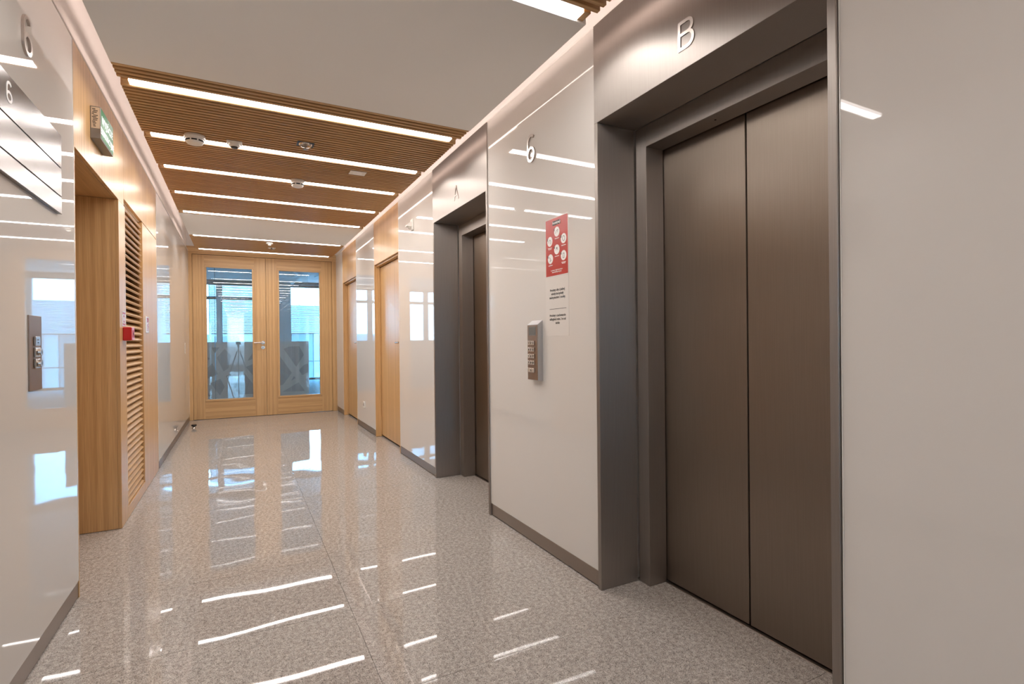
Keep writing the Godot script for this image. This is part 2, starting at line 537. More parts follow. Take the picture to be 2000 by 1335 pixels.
func single_door(called: String, z0: float, z1: float, label: String) -> void:   # z0 > z1
	var t := setting(called, label, Vector3(XR, 0, (z0 + z1) / 2))
	bx(t, "transom_panel", Vector3(XR, 1.985, z1 + 0.003), Vector3(XR + 0.02, TR, z0 - 0.003), M.wood_up, 0.001)
	bx(t, "jamb", Vector3(XR, 0.002, z1 + 0.003), Vector3(1.50, 1.985, z1 + 0.022), M.wood_up, 0.001)
	bx(t, "jamb", Vector3(XR, 0.002, z0 - 0.022), Vector3(1.50, 1.985, z0 - 0.003), M.wood_up, 0.001)
	bx(t, "head", Vector3(XR + 0.02, 1.966, z1 + 0.022), Vector3(1.50, 1.985, z0 - 0.022), M.wood_along, 0.001)
	bx(t, "door_stop", Vector3(1.45, 0.002, z1 + 0.022), Vector3(1.466, 1.966, z1 + 0.04), M.wood_up, 0.001)
	var leaf := bx(t, "door_leaf", Vector3(1.468, 0.022, z1 + 0.027), Vector3(1.508, 1.958, z0 - 0.026), M.wood_up, 0.0015)
	bx(t, "dark_backing", Vector3(1.51, 0.0, z1 + 0.003), Vector3(1.52, 1.985, z0 - 0.003), M.black, 0.0)
	var hz := z0 - 0.085
	rod(leaf, "rosette", Vector3(1.4685, 1.09, hz), Vector3(1.460, 1.09, hz), 0.026, 0.026, M.steel_bright, 28)
	rod(leaf, "handle_neck", Vector3(1.462, 1.09, hz), Vector3(1.418, 1.09, hz), 0.009, 0.009, M.steel_bright, 16)
	rod(leaf, "lever", Vector3(1.420, 1.09, hz + 0.009), Vector3(1.420, 1.09, hz - 0.125), 0.0095, 0.009, M.steel_bright, 16)

func slat_row(parent: Node, called: String, a: Vector3, b: Vector3, pitch: float, thick: float, m: Material) -> void:
	var n := int((b.y - a.y) / pitch)
	for i in n:
		var y := a.y + i * pitch
		bx(parent, called, Vector3(a.x, y, a.z), Vector3(b.x, y + thick, b.z), m, 0.0)

func _ready() -> void:
	# ---------------- camera
	var cam := Camera3D.new()
	cam.name = "camera"
	add_child(cam)
	cam.transform = Transform3D(Basis(Vector3(0.88505943, -0.01002514, 0.46537008), Vector3(0.01024379, 0.99994541, 0.00205907), Vector3(-0.46536531, 0.00294475, 0.88511381)), Vector3(0, 1.10, 0))
	cam.fov = 66.585
	cam.near = 0.02
	cam.far = 400.0
	cam.current = true
	# ---------------- sky and exposure
	var sky_mat := ProceduralSkyMaterial.new()
	sky_mat.sky_top_color = Color(0.32, 0.73, 1.0)
	sky_mat.sky_horizon_color = Color(0.66, 0.87, 1.0)
	sky_mat.ground_bottom_color = Color(0.45, 0.50, 0.55)
	sky_mat.ground_horizon_color = Color(0.62, 0.70, 0.76)
	sky_mat.sky_energy_multiplier = 3.4
	sky_mat.ground_energy_multiplier = 2.1
	var sky := Sky.new()
	sky.sky_material = sky_mat
	var env := Environment.new()
	env.background_mode = Environment.BG_SKY
	env.sky = sky
	env.tonemap_mode = Environment.TONE_MAPPER_LINEAR
	env.tonemap_exposure = 1.12
	env.sdfgi_enabled = true
	env.ssao_enabled = true
	env.ssil_enabled = true
	var we := WorldEnvironment.new()
	we.name = "environment"
	we.environment = env
	add_child(we)
	make_materials()

	build_shell()
	build_ceiling()
	build_cladding()
	build_doors()
	build_office()
	build_back_end()
	build_details()

# ------------------------------------------------------------------ the room
func build_shell() -> void:
	var fl := setting("floor", "polished grey granite tile floor")
	bx(fl, "screed", Vector3(-1.5, -0.06, ZB), Vector3(1.95, -0.006, ZN), M.grout, 0.0)
	var rng := RandomNumberGenerator.new()
	rng.seed = 11
	var cols := [[-1.30, 0.3993], [0.4007, 1.80]]
	var variants := []
	for c in cols:
		for k in 4: variants.append(wavy_tile(c[1] - c[0], 0.5836, k))
	var z := ZN - 0.24
	var row := 0
	while z > ZB:
		# joints fall at z = -2.205, -2.79 ...
		var zj := -2.205 + 0.585 * (14 - row)
		if zj - 0.585 < ZB - 0.5: break
		for c in 2:
			var o := part(fl, "tile", variants[c * 4 + rng.randi() % 4], M.granite, Vector3((cols[c][0] + cols[c][1]) / 2, 0, zj - 0.2925))
			o.rotation = Vector3(rng.randf_range(-0.0005, 0.0005), 0, rng.randf_range(-0.0003, 0.0003))
		z = zj - 0.585
		row += 1
	var ce := setting("ceiling", "white ceiling above the light coves")
	bx(ce, "slab", Vector3(-1.2, HC, ZB - 0.2), Vector3(1.95, HC + 0.1, ZN + 0.2), M.wall, 0.0)
	# wall with the louvres; openings for the recess and the duct
	var wl := setting("wall_left", "white wall behind the cladding")
	var xo := XL - 0.02
	bx(wl, "section", Vector3(-1.5, 0, -2.895), Vector3(xo, HC, ZN), M.wall, 0.0)
	bx(wl, "section", Vector3(-1.5, 1.985, -3.85), Vector3(xo, HC, -2.895), M.wall, 0.0)
	bx(wl, "section", Vector3(-1.5, 0, -3.85), Vector3(-1.3, 1.985, -2.895), M.wall, 0.0)
	bx(wl, "section", Vector3(-1.5, 0, -4.03), Vector3(xo, HC, -3.85), M.wall, 0.0)
	bx(wl, "section", Vector3(-1.2, 2.005, -4.72), Vector3(xo, HC, -4.03), M.wall, 0.0)
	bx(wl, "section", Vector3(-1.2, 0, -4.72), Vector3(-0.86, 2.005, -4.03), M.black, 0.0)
	bx(wl, "section", Vector3(-1.2, 0, ZB), Vector3(xo, HC, -4.72), M.wall, 0.0)
	bx(wl, "plaster_face", Vector3(XL - 0.0199, 0.075, -1.757), Vector3(XL, TL, ZN), M.wall, 0.0)
	# elevator wall
	var wr := setting("wall_right", "white wall behind the cladding on the elevator side")
	xo = XR + 0.02
	for s in [[-8.15, ZB], [-6.10, -7.13], [-4.01, -5.05], [-1.86, -2.97], [ZN, -0.811]]:
		bx(wr, "section", Vector3(xo, 0, s[1]), Vector3(1.95, HC, s[0]), M.wall, 0.0)
	for s in [[-7.13, -8.15], [-5.05, -6.10]]:
		bx(wr, "lintel", Vector3(xo, 1.985, s[1]), Vector3(1.95, HC, s[0]), M.wall, 0.0)
		bx(wr, "section", Vector3(1.56, 0, s[1]), Vector3(1.95, 1.985, s[0]), M.black, 0.0)
	for s in [[-2.97, -4.01], [-0.811, -1.86]]:
		bx(wr, "lintel", Vector3(xo, 2.058, s[1]), Vector3(1.95, HC, s[0]), M.wall, 0.0)
		bx(wr, "section", Vector3(1.78, 0, s[1]), Vector3(1.95, 2.058, s[0]), M.black, 0.0)
	# thin bright bead along the top of the cladding
	var tl := setting("trim_1", "white bead along the top of the cladding, louvre side")
	rod(tl, "bead", Vector3(XL - 0.003, TL + 0.006, ZB), Vector3(XL - 0.003, TL + 0.006, ZN), 0.006, 0.006, M.edge, 16)
	var tr := setting("trim_2", "white bead along the top of the cladding, elevator side")
	rod(tr, "bead", Vector3(XR + 0.003, TR + 0.006, ZB), Vector3(XR + 0.003, TR + 0.006, ZN), 0.006, 0.006, M.edge, 16)
	# steel skirting
	var bl := setting("baseboard_left", "brushed steel skirting under the glass panels, louvre side")
	for s in [[ZN, -2.883], [-5.5, ZB + 0.004]]:
		bx(bl, "plinth", Vector3(XL - 0.02, 0.006, s[1]), Vector3(XL - 0.002, 0.073, s[0]), M.steel_plinth, 0.001)
	var br := setting("baseboard_right", "brushed steel skirting under the glass panels, elevator side")
	for s in [[-8.15, ZB + 0.004], [-6.10, -7.13], [-4.01, -5.05], [-1.862, -2.972], [ZN, -0.809]]:
		bx(br, "plinth", Vector3(XR + 0.002, 0.006, s[1]), Vector3(XR + 0.02, 0.073, s[0]), M.steel_plinth, 0.001)

func build_ceiling() -> void:
	plaster_panel(-1.70, -2.88, "plain white plasterboard panel, large, above the elevator lettered B")
	plaster_panel(-5.92, -7.03, "plain white plasterboard strip between the two wooden slat panels")
	plaster_panel(2.33, 1.20, "plain white plasterboard panel behind the photographer")
	slatted_panel(-2.88, -5.92, [-3.07, -3.78, -4.41, -5.12, -5.845], "long wooden slat panel holding five light strips and two smoke detectors")
	slatted_panel(-7.03, -8.10, [-7.07, -8.06], "short wooden slat panel in front of the double door")
	slatted_panel(1.20, -1.70, [0.43, -1.667], "wooden slat panel over the photographer, its end showing at the top edge")
	slatted_panel(6.10, 2.33, [5.16, 3.76, 2.37], "wooden slat panel behind the photographer")
	var names := {
		-8.06: "light strip closest to the double door", -7.07: "light strip where the short slat panel meets the plasterboard", -5.845: "light strip at the far edge of the long slat panel",
		-5.12: "light strip, second from the far edge of the long slat panel", -4.41: "light strip crossed by the smaller round smoke detector", -3.78: "light strip crossed by the large smoke detector and the motion sensor",
		-3.07: "longest-looking light strip in the long slat panel, closest to the large plasterboard", -1.667: "light strip at the top edge above the elevator lettered B"}
	for z in names: ceiling_lamp(z, names[z])
	for z in [0.43, 2.37, 3.76, 5.16]:
		ceiling_lamp(z, {0.43: "light strip right above the photographer", 2.37: "light strip behind the photographer, first one", 3.76: "light strip behind the photographer, middle one", 5.16: "light strip behind the photographer, last one"}[z])
	# LED lines lying on the edges of the suspended ceiling
	for s in [-1.0, 1.0]:
		var x := SL if s < 0 else SR
		var t := thing("cove_light_strip", "LED line hidden on the ceiling edge, %s side" % ["louvre" if s < 0 else "elevator"], "light", Vector3(x, HS + 0.088, -1.0))
		if s < 0:   # set back behind a lip, so that only the cove ceiling and the upper wall see it
			bx(t, "profile", Vector3(x + 0.002, HS + 0.089, -8.10), Vector3(x + 0.006, HS + 0.100, 6.1), M.aluminium, 0.0)
			bx(t, "profile", Vector3(x + 0.026, HS + 0.056, -8.10), Vector3(x + 0.046, HS + 0.066, 6.1), M.aluminium, 0.0)
			bx(t, "led_strip", Vector3(x + 0.030, HS + 0.066, -8.10), Vector3(x + 0.042, HS + 0.070, 6.1), M.led, 0.0)
			area_lamp("cove_light", Vector3(x + 0.036, HS + 0.072, -1.0), Vector3.UP, Vector2(0.012, 14.2), 42.0, COVE_C, t)
		else:
			bx(t, "profile", Vector3(x - 0.024, HS + 0.056, -8.10), Vector3(x - 0.004, HS + 0.094, 6.1), M.aluminium, 0.0)
			bx(t, "led_strip", Vector3(x - 0.004, HS + 0.084, -8.10), Vector3(x - 0.001, HS + 0.096, 6.1), M.led, 0.0)
			area_lamp("cove_light", Vector3(x + 0.003, HS + 0.098, -1.0), Vector3(0.3, 0.95, 0), Vector2(14.2, 0.012), 32.0, COVE_C, t)

func build_cladding() -> void:
	# ---- elevator side
	glass_panel(1, -8.15, ZB + 0.004, "narrow white glass panel between the double door and the far wooden door")
	glass_panel(1, -6.10, -7.13, "white glass panel with the wall socket, between the two wooden doors")
	glass_panel(1, -4.01, -5.05, "white glass panel carrying the small motion sensor, beside the elevator lettered A")
	glass_panel(1, -1.862, -2.972, "white glass panel with the red poster and keypad, between the two elevators")
	glass_panel(1, 1.0, -0.809, "large white glass panel nearest the viewer, beside the elevator lettered B")
	glass_panel(1, ZN - 0.004, 1.0, "white glass panel behind the photographer, elevator side")
	elevator(-2.972, -4.01, "A", "brushed steel elevator entrance lettered A")
	elevator(-0.811, -1.860, "B", "large brushed steel elevator entrance lettered B")
	# ---- louvre side
	glass_panel(-1, -1.76, -2.883, "white glass panel with the floor plaque and call buttons")
	glass_panel(-1, -5.455, ZB + 0.004, "white glass panel between the louvre grille and the double door")
	var r := thing("recess_surround", "oak-lined doorway recess under the green exit sign", "wall cladding", Vector3(XL, 0, -3.4))
	bx(r, "edge_strip", Vector3(XL - 0.018, 0.001, -2.894), Vector3(XL + 0.001, TL - 0.001, -2.884), M.wood_up, 0.001)
	bx(r, "header_panel", Vector3(XL - 0.018, 1.965, -4.0), Vector3(XL, TL - 0.001, -2.896), M.wood_up, 0.001)
	bx(r, "soffit", Vector3(-1.298, 1.965, -3.838), Vector3(XL - 0.02, 1.983, -2.897), M.wood_along, 0.001)
	bx(r, "jamb", Vector3(-1.298, 0.003, -3.848), Vector3(XL - 0.0185, 1.964, -3.836), M.wood_up, 0.001)
	bx(r, "jamb", Vector3(-1.284, 0.003, -2.908), Vector3(XL - 0.0185, 1.964, -2.896), M.wood_up, 0.001)
	bx(r, "stile", Vector3(XL - 0.018, 0.003, -4.038), Vector3(XL, 1.964, -3.836), M.wood_up, 0.001)
	bx(r, "back_panel", Vector3(-1.298, 0.003, -3.836), Vector3(-1.285, 1.965, -2.896), M.wood_up, 0.001)
	var lv := thing("louvre_cladding", "tall oak louvre grille set in oak panelling", "louvre", Vector3(XL, 0, -4.7))
	bx(lv, "upper_panel", Vector3(XL - 0.02, 2.010, -5.452), Vector3(XL, TL, -4.003), M.wood_up, 0.001)
	bx(lv, "side_panel", Vector3(XL - 0.02, 0.003, -5.452), Vector3(XL, 2.006, -4.708), M.wood_up, 0.001)
	bx(lv, "bottom_rail", Vector3(XL - 0.02, 0.003, -4.706), Vector3(XL, 0.075, -4.041), M.wood_along, 0.001)
	bx(lv, "side_lining", Vector3(-0.72, 0.075, -4.712), Vector3(XL - 0.021, 2.005, -4.700), M.wood_up, 0.001)
	var slat := cbox(Vector3(0.054, 0.013, 0.658), 0.0015)
	for i in 46:
		part(lv, "slat", slat, M.wood_along, Vector3(XL - 0.030, 0.098 + i * 0.0417, -4.3705), Vector3(0, 0, -0.60))

func build_doors() -> void:
	var t := setting("door_1", "oak double door with tall glazed leaves", Vector3(0.38, 0, ZB))
	var z0 := ZB - 0.06
	bx(t, "frame_jamb", Vector3(-0.645, 0.001, z0), Vector3(-0.578, 2.39, ZB + 0.004), M.wood_up, 0.0015)
	bx(t, "frame_jamb", Vector3(1.334, 0.001, z0), Vector3(1.404, 2.39, ZB + 0.004), M.wood_up, 0.0015)
	bx(t, "frame_head", Vector3(-0.645, 2.39, z0), Vector3(1.404, 2.50, ZB + 0.004), M.wood_across, 0.0015)
	bx(t, "rebate", Vector3(-0.578, 0.001, z0), Vector3(-0.560, 2.39, ZB - 0.047), M.wood_up, 0.001)
	bx(t, "rebate", Vector3(1.314, 0.001, z0), Vector3(1.334, 2.39, ZB - 0.047), M.wood_up, 0.001)
	bx(t, "rebate", Vector3(-0.560, 2.366, z0), Vector3(1.314, 2.39, ZB - 0.047), M.wood_across, 0.001)
	var spec := [[-0.575, 0.3755, -0.400, 0.190], [0.3795, 1.331, 0.5615, 1.144]]
	for i in 2:
		var a: float = spec[i][0]
		var b: float = spec[i][1]
		var ga: float = spec[i][2]
		var gb: float = spec[i][3]
		var leaf := Node3D.new()
		leaf.name = "door_leaf"
		t.add_child(leaf, true)
		leaf.position = Vector3((a + b) / 2, 0, ZB) - t.position
		var zf := ZB
		var zb := ZB - 0.045
		var m := 0.03   # glazing bead
		bx(leaf, "stile", Vector3(a, 0.005, zb), Vector3(ga - m, 2.384, zf), M.wood_up, 0.001)
		bx(leaf, "stile", Vector3(gb + m, 0.005, zb), Vector3(b, 2.384, zf), M.wood_up, 0.001)
		bx(leaf, "rail", Vector3(ga - m, 2.204 + m, zb), Vector3(gb + m, 2.384, zf), M.wood_across, 0.001)
		bx(leaf, "rail", Vector3(ga - m, 0.005, zb), Vector3(gb + m, 0.285 - m, zf), M.wood_across, 0.001)
		for y in [[2.204, 2.204 + m], [0.285 - m, 0.285]]:
			bx(leaf, "glazing_bead", Vector3(ga - m, y[0], zb), Vector3(gb + m, y[1], zf + 0.006), M.wood_across, 0.003)
		for x in [[ga - m, ga], [gb, gb + m]]:
			bx(leaf, "glazing_bead", Vector3(x[0], 0.285, zb), Vector3(x[1], 2.204, zf + 0.006), M.wood_up, 0.003)
		bx(leaf, "glass_pane", Vector3(ga, 0.285, zf - 0.024), Vector3(gb, 2.204, zf - 0.018), M.pane, 0.0)
		bx(leaf, "drop_seal", Vector3(a + 0.002, 0.0008, zb + 0.004), Vector3(b - 0.002, 0.02, zb + 0.014), M.dark_plastic, 0.0)
		if i == 1: bx(leaf, "astragal", Vector3(a - 0.03, 0.006, zb - 0.012), Vector3(a + 0.02, 2.364, zb - 0.001), M.wood_up, 0.001)
		if i == 0:
			rod(leaf, "rosette", Vector3(0.330, 1.105, zf), Vector3(0.330, 1.105, zf + 0.009), 0.027, 0.026, M.steel_bright, 28)
			rod(leaf, "handle_neck", Vector3(0.330, 1.105, zf + 0.008), Vector3(0.330, 1.105, zf + 0.05), 0.01, 0.01, M.steel_bright, 16)
			rod(leaf, "lever", Vector3(0.338, 1.106, zf + 0.048), Vector3(0.208, 1.104, zf + 0.048), 0.0105, 0.010, M.steel_bright, 16)
			rod(leaf, "lock_rosette", Vector3(0.330, 1.033, zf), Vector3(0.330, 1.033, zf + 0.009), 0.027, 0.026, M.steel_bright, 28)
			bx(leaf, "keyhole", Vector3(0.3275, 1.020, zf + 0.0085), Vector3(0.3325, 1.040, zf + 0.0095), M.dark_plastic, 0.0)
	var wb := setting("wall_back", "wall over and beside the double door")
	bx(wb, "over_door", Vector3(-3.2, 2.50, ZB - 0.15), Vector3(4.2, 3.2, ZB), M.wall, 0.0)
	bx(wb, "beside_door", Vector3(-3.2, 0, ZB - 0.15), Vector3(-0.645, 2.50, ZB), M.wall, 0.0)
	bx(wb, "beside_door", Vector3(1.404, 0, ZB - 0.15), Vector3(4.2, 2.50, ZB), M.wall, 0.0)
	single_door("door_2", -5.05, -6.10, "oak door next to the white panel with the motion sensor")
	single_door("door_3", -7.13, -8.15, "oak door closest to the double door")

# ------------------------------------------------------------------ beyond the glass
func window_unit(called: String, label: String, a: Vector3, b: Vector3, posts: Array, bars: Array, m: Material) -> void:
	var t := setting(called, label, Vector3((a.x + b.x) / 2, a.y, a.z))
	var d := 0.06
	bx(t, "frame", Vector3(a.x, a.y, a.z - d), Vector3(a.x + d, b.y, a.z + d), m)
	bx(t, "frame", Vector3(b.x - d, a.y, a.z - d), Vector3(b.x, b.y, a.z + d), m)
	bx(t, "frame", Vector3(a.x + d, a.y, a.z - d), Vector3(b.x - d, a.y + d, a.z + d), m)
	bx(t, "frame", Vector3(a.x + d, b.y - d, a.z - d), Vector3(b.x - d, b.y, a.z + d), m)
	for p in posts: bx(t, "mullion", Vector3(p - 0.065, a.y + d, a.z - d), Vector3(p + 0.065, b.y - d, a.z + d), M.office_white)
	for y in bars: bx(t, "transom", Vector3(a.x + d, y - 0.035, a.z - d * 0.9), Vector3(b.x - d, y + 0.035, a.z + d * 0.9), m)
	bx(t, "glass_pane", Vector3(a.x + d, a.y + d, a.z - 0.004), Vector3(b.x - d, b.y - d, a.z + 0.004), M.pane, 0.0)

func build_office() -> void:
	var fl := setting("carpet_floor", "grey carpet floor beyond the double door")
	bx(fl, "carpet", Vector3(-3.2, -0.06, -16.6), Vector3(4.2, -0.001, ZB - 0.03), M.carpet, 0.0)
	var ce := setting("ceiling_office", "plain ceiling beyond the double door")
	bx(ce, "slab", Vector3(-3.2, 2.85, -16.7), Vector3(4.2, 3.0, ZB), M.office_ceiling, 0.0)
	bx(ce, "bulkhead", Vector3(-3.2, 2.62, -14.7), Vector3(1.28, 2.85, ZB - 0.15), M.office_ceiling, 0.0)
	var wl := setting("wall_office_left", "office side wall")
	bx(wl, "section", Vector3(-3.35, 0, -16.7), Vector3(-3.2, 3.0, ZB), M.office_white, 0.0)
	var wr := setting("wall_office_right", "office side wall opposite")
	bx(wr, "section", Vector3(4.2, 0, -16.7), Vector3(4.35, 3.0, ZB), M.office_white, 0.0)
	var wf := setting("wall_office_far", "blue-lit pier between the office windows")
	bx(wf, "pier", Vector3(0.47, 0, -16.6), Vector3(1.20, 2.62, -14.4), M.office_white, 0.002)
	bx(wf, "spandrel", Vector3(-3.2, 0, -14.6), Vector3(0.47, 0.12, -14.4), M.office_white, 0.0)
	bx(wf, "blind_box", Vector3(-3.2, 2.58, -14.55), Vector3(0.47, 2.62, -14.3), M.window_frame, 0.0)
	bx(wf, "blind_box", Vector3(1.20, 2.78, -16.6), Vector3(4.2, 2.85, -16.2), M.window_frame, 0.0)
	window_unit("window_1", "office window with a dark transom", Vector3(-3.2, 0.12, -14.5), Vector3(0.47, 2.58, -14.5), [-2.0, -0.40], [2.20], M.window_frame)
	window_unit("window_2", "tall office window without a transom", Vector3(1.20, 0.0, -16.5), Vector3(4.2, 2.78, -16.5), [3.2], [], M.window_frame)
	# frameless glass partition a step behind the door, frosted to hand-rail height
	var gp := thing("glass_partition", "frameless glass partition with a patterned frosted band, seen through the double door", "partition", Vector3(0, 0, -10.5))
	for e in [[-3.19, -1.602], [-1.594, -0.364], [-0.356, 1.177]]:
		bx(gp, "glass_pane", Vector3(e[0], 0.001, -10.506), Vector3(e[1], 2.618, -10.494), M.pane, 0.0)
		bx(gp, "frosted_film", Vector3(e[0] + 0.001, 0.02, -10.5078), Vector3(e[1] - 0.001, 1.124, -10.5070), M.film, 0.0)
	for x in [-1.598, -0.36]: bx(gp, "joint", Vector3(x - 0.003, 0.001, -10.508), Vector3(x + 0.003, 2.618, -10.492), M.dark_plastic, 0.0)
	for s in [
		[Vector2(-0.417, 1.031), Vector2(-0.295, 1.029), Vector2(-0.372, 0.924)],
		[Vector2(-0.595, 0.968), Vector2(-0.441, 0.835), Vector2(-0.565, 0.739)],
		[Vector2(-0.340, 0.849), Vector2(-0.215, 1.003), Vector2(-0.118, 0.879), Vector2(-0.160, 0.660), Vector2(-0.237, 0.604)],
		[Vector2(-0.565, 0.583), Vector2(-0.409, 0.754), Vector2(-0.321, 0.560), Vector2(-0.565, 0.446)],
		[Vector2(-0.437, 0.408), Vector2(-0.286, 0.477), Vector2(-0.221, 0.331), Vector2(-0.297, 0.184)],
		[Vector2(-0.202, 0.524), Vector2(-0.100, 0.571), Vector2(-0.167, 0.441)],
		[Vector2(0.057, 0.612), Vector2(0.325, 0.222), Vector2(0.313, 0.179), Vector2(0.016, 0.186), Vector2(-0.083, 0.330)],
		[Vector2(0.141, 0.780), Vector2(0.313, 1.064), Vector2(0.337, 0.859)],
		[Vector2(0.112, 0.672), Vector2(0.361, 0.775), Vector2(0.361, 0.342)],
		[Vector2(-0.541, 0.348), Vector2(-0.439, 0.177), Vector2(-0.541, 0.179)],
		[Vector2(0.742, 0.986), Vector2(0.836, 1.030), Vector2(1.015, 1.033), Vector2(1.090, 0.867), Vector2(0.954, 0.649)],
		[Vector2(0.589, 0.992), Vector2(0.876, 0.538), Vector2(0.725, 0.325), Vector2(0.565, 0.282)],
		[Vector2(0.859, 0.389), Vector2(0.915, 0.475), Vector2(0.944, 0.434)],
		[Vector2(0.710, 0.193), Vector2(0.993, 0.355), Vector2(1.103, 0.185)],
		[Vector2(1.001, 0.583), Vector2(1.092, 0.683), Vector2(1.164, 0.702), Vector2(1.165, 0.543), Vector2(1.060, 0.488)],
		[Vector2(1.110, 0.411), Vector2(1.161, 0.430), Vector2(1.163, 0.331)],
	]:
		part(gp, "film_shape", extrude(s, 0.0003), M.film_dark, Vector3(0, 0, -10.5068))
	var n := 0
	for a in [[Vector3(1.05, 2.80, -11.8), Vector3(1.10, 2.80, -12.9)], [Vector3(1.74, 2.80, -13.4), Vector3(1.78, 2.80, -14.4)]]:
		var st := begin()
		var pts := []
		for i in 9:
			var u := i / 8.0
			pts.append(Vector2(lerpf(a[0].x, a[1].x, u) + sin(u * PI) * 0.09, lerpf(a[0].z, a[1].z, u)))
		stroke_into(st, pts, 0.035, 0.03)
		var lamp := part(self, "curved_ceiling_light", st.commit(), M.print_white, Vector3(0, 2.60 if n == 0 else 2.82, 0), Vector3(PI / 2, 0, 0))
		tag(lamp, ["curved white ceiling light seen high in the glazed leaf, closer one", "curved white ceiling light seen high in the glazed leaf, farther one"][n], "light", "curved office lights")
		n += 1
	# the building across the street
	var b1 := thing("exterior_building", "pale building wing with a tall white louvre screen, seen through the leaf with the handle", "building", Vector3(0, -6, -24))
	bx(b1, "wall", Vector3(-1.05, -6, -25.2), Vector3(1.9, 4.6, -24.3), M.facade, 0.0)
	slat_row(b1, "louvre_slat", Vector3(-1.0, 1.52, -24.25), Vector3(1.9, 4.6, -24.15), 0.063, 0.038, M.louvre_grey)
	for x in [-0.9, 0.72]: bx(b1, "louvre_post", Vector3(x, 1.5, -24.3), Vector3(x + 0.05, 4.6, -24.24), M.facade_light, 0.0)
	bx(b1, "parapet", Vector3(-3.5, -6, -24.6), Vector3(1.9, 1.47, -24.2), M.facade_light, 0.0)
	for k in 6:
		bx(b1, "facade_panel", Vector3(-3.4 + k * 0.86, -2.0, -24.2), Vector3(-2.58 + k * 0.86, 1.40, -24.14), M.facade_stone if k % 3 == 0 else M.facade_light, 0.004)
	var b2 := thing("exterior_building", "lower building wing with a louvred parapet and grey cladding, seen through the narrow clear strip", "building", Vector3(4, -6, -30))
	bx(b2, "wall", Vector3(1.9, -6, -31.5), Vector3(12, 3.12, -30.3), M.facade, 0.0)
	slat_row(b2, "louvre_slat", Vector3(1.9, 1.62, -30.25), Vector3(12, 3.18, -30.1), 0.072, 0.043, M.louvre_grey)
	for x in [2.9, 3.7, 5.2]: bx(b2, "louvre_post", Vector3(x, 1.6, -30.3), Vector3(x + 0.08, 3.15, -30.24), M.facade_light, 0.0)
	var x2 := 1.9
	for k in 9:
		var w: float = [0.62, 1.1, 0.55][k % 3]
		bx(b2, "facade_panel", Vector3(x2 + 0.02, 0.1, -30.3), Vector3(x2 + w - 0.02, 1.58, -30.2), M.facade_light if k % 3 != 1 else M.facade_stone, 0.004)
		bx(b2, "facade_panel", Vector3(x2 + 0.02, -1.5, -30.3), Vector3(x2 + w - 0.02, 0.06, -30.2), M.facade_light if k % 3 != 1 else M.facade_stone, 0.004)
		x2 += w
	bx(b2, "terrace", Vector3(1.2, -6, -30.2), Vector3(12, -1.5, -26), M.facade_light, 0.0)

func build_back_end() -> void:
	var w := setting("wall_front", "end wall behind the photographer")
	bx(w, "beside_window", Vector3(-1.2, 0, ZN), Vector3(-0.46, HC, ZN + 0.2), M.wall, 0.0)
	bx(w, "beside_window", Vector3(0.28, 0, ZN), Vector3(1.95, HC, ZN + 0.2), M.wall, 0.0)
	bx(w, "over_window", Vector3(-0.46, 2.3, ZN), Vector3(0.28, HC, ZN + 0.2), M.wall, 0.0)
	bx(w, "under_window", Vector3(-0.46, 0, ZN), Vector3(0.28, 0.16, ZN + 0.2), M.wall, 0.0)
	window_unit("window_3", "window at the end behind the photographer", Vector3(-0.46, 0.16, ZN + 0.1), Vector3(0.28, 2.3, ZN + 0.1), [], [], M.wall)
	var b := thing("venetian_blind", "white venetian blind at the window behind the photographer", "blind", Vector3(0, 0.2, ZN + 0.19))
	for i in 40:
		part(b, "slat", cbox(Vector3(0.68, 0.003, 0.040), 0.0), M.louvre_white, Vector3(-0.09, 0.24 + i * 0.05, ZN + 0.20), Vector3(0.35, 0, 0))
	# the photographer's tripod, mirrored in the glazed leaf
	var t := thing("tripod", "camera tripod mirrored in the frosted glass of the door", "tripod", Vector3(0, 0, 0.16))
	rod(t, "centre_column", Vector3(0, 0.55, 0.16), Vector3(0, 1.02, 0.16), 0.014, 0.014, M.dark_plastic)
	for k in 3:
		var a := TAU * k / 3.0 + PI / 6
		var leg := rod(t, "leg", Vector3(cos(a) * 0.34, 0.0, 0.16 + sin(a) * 0.34), Vector3(cos(a) * 0.04, 0.86, 0.16 + sin(a) * 0.04), 0.011, 0.016, M.dark_plastic)
		leg.name = "leg" if k == 0 else "leg_%03d" % k
	bx(t, "head", Vector3(-0.035, 0.99, 0.125), Vector3(0.035, 1.05, 0.195), M.dark_plastic, 0.008)
	var c := thing("camera_body", "black camera on the tripod, mirrored in the door", "camera", Vector3(0, 1.05, 0.13))
	bx(c, "body", Vector3(-0.07, 1.05, 0.11), Vector3(0.07, 1.15, 0.18), M.dark_plastic, 0.008)
	rod(c, "lens", Vector3(0, 1.10, 0.03), Vector3(0, 1.10, 0.12), 0.04, 0.038, M.dark_plastic, 28)

# ------------------------------------------------------------------ fittings
func smoke_detector(at: Vector3, r: float, label: String) -> void:
	var t := thing("smoke_detector", label, "smoke detector", at, "smoke detectors on the slats")
	part(t, "base", lathe([Vector2(0, 0), Vector2(r * 1.0, 0), Vector2(r * 1.02, -0.012), Vector2(r * 0.98, -0.02), Vector2(0, -0.02)], 36), M.white_plastic, at)
	part(t, "chamber", lathe([Vector2(0, -0.02), Vector2(r * 0.9, -0.02), Vector2(r * 0.88, -0.034), Vector2(r * 0.78, -0.046), Vector2(r * 0.55, -0.052), Vector2(0, -0.053)], 36), M.white_plastic, at)
	for k in 8:
		var a := TAU * k / 8.0
		var d := Vector3(cos(a), 0, sin(a))
		var s := part(t, "vent_slot", cbox(Vector3(0.006, 0.008, r * 0.52), 0.0), M.dark_plastic, at + d * (r * 0.845) + Vector3(0, -0.034, 0))
		s.rotation.y = -a

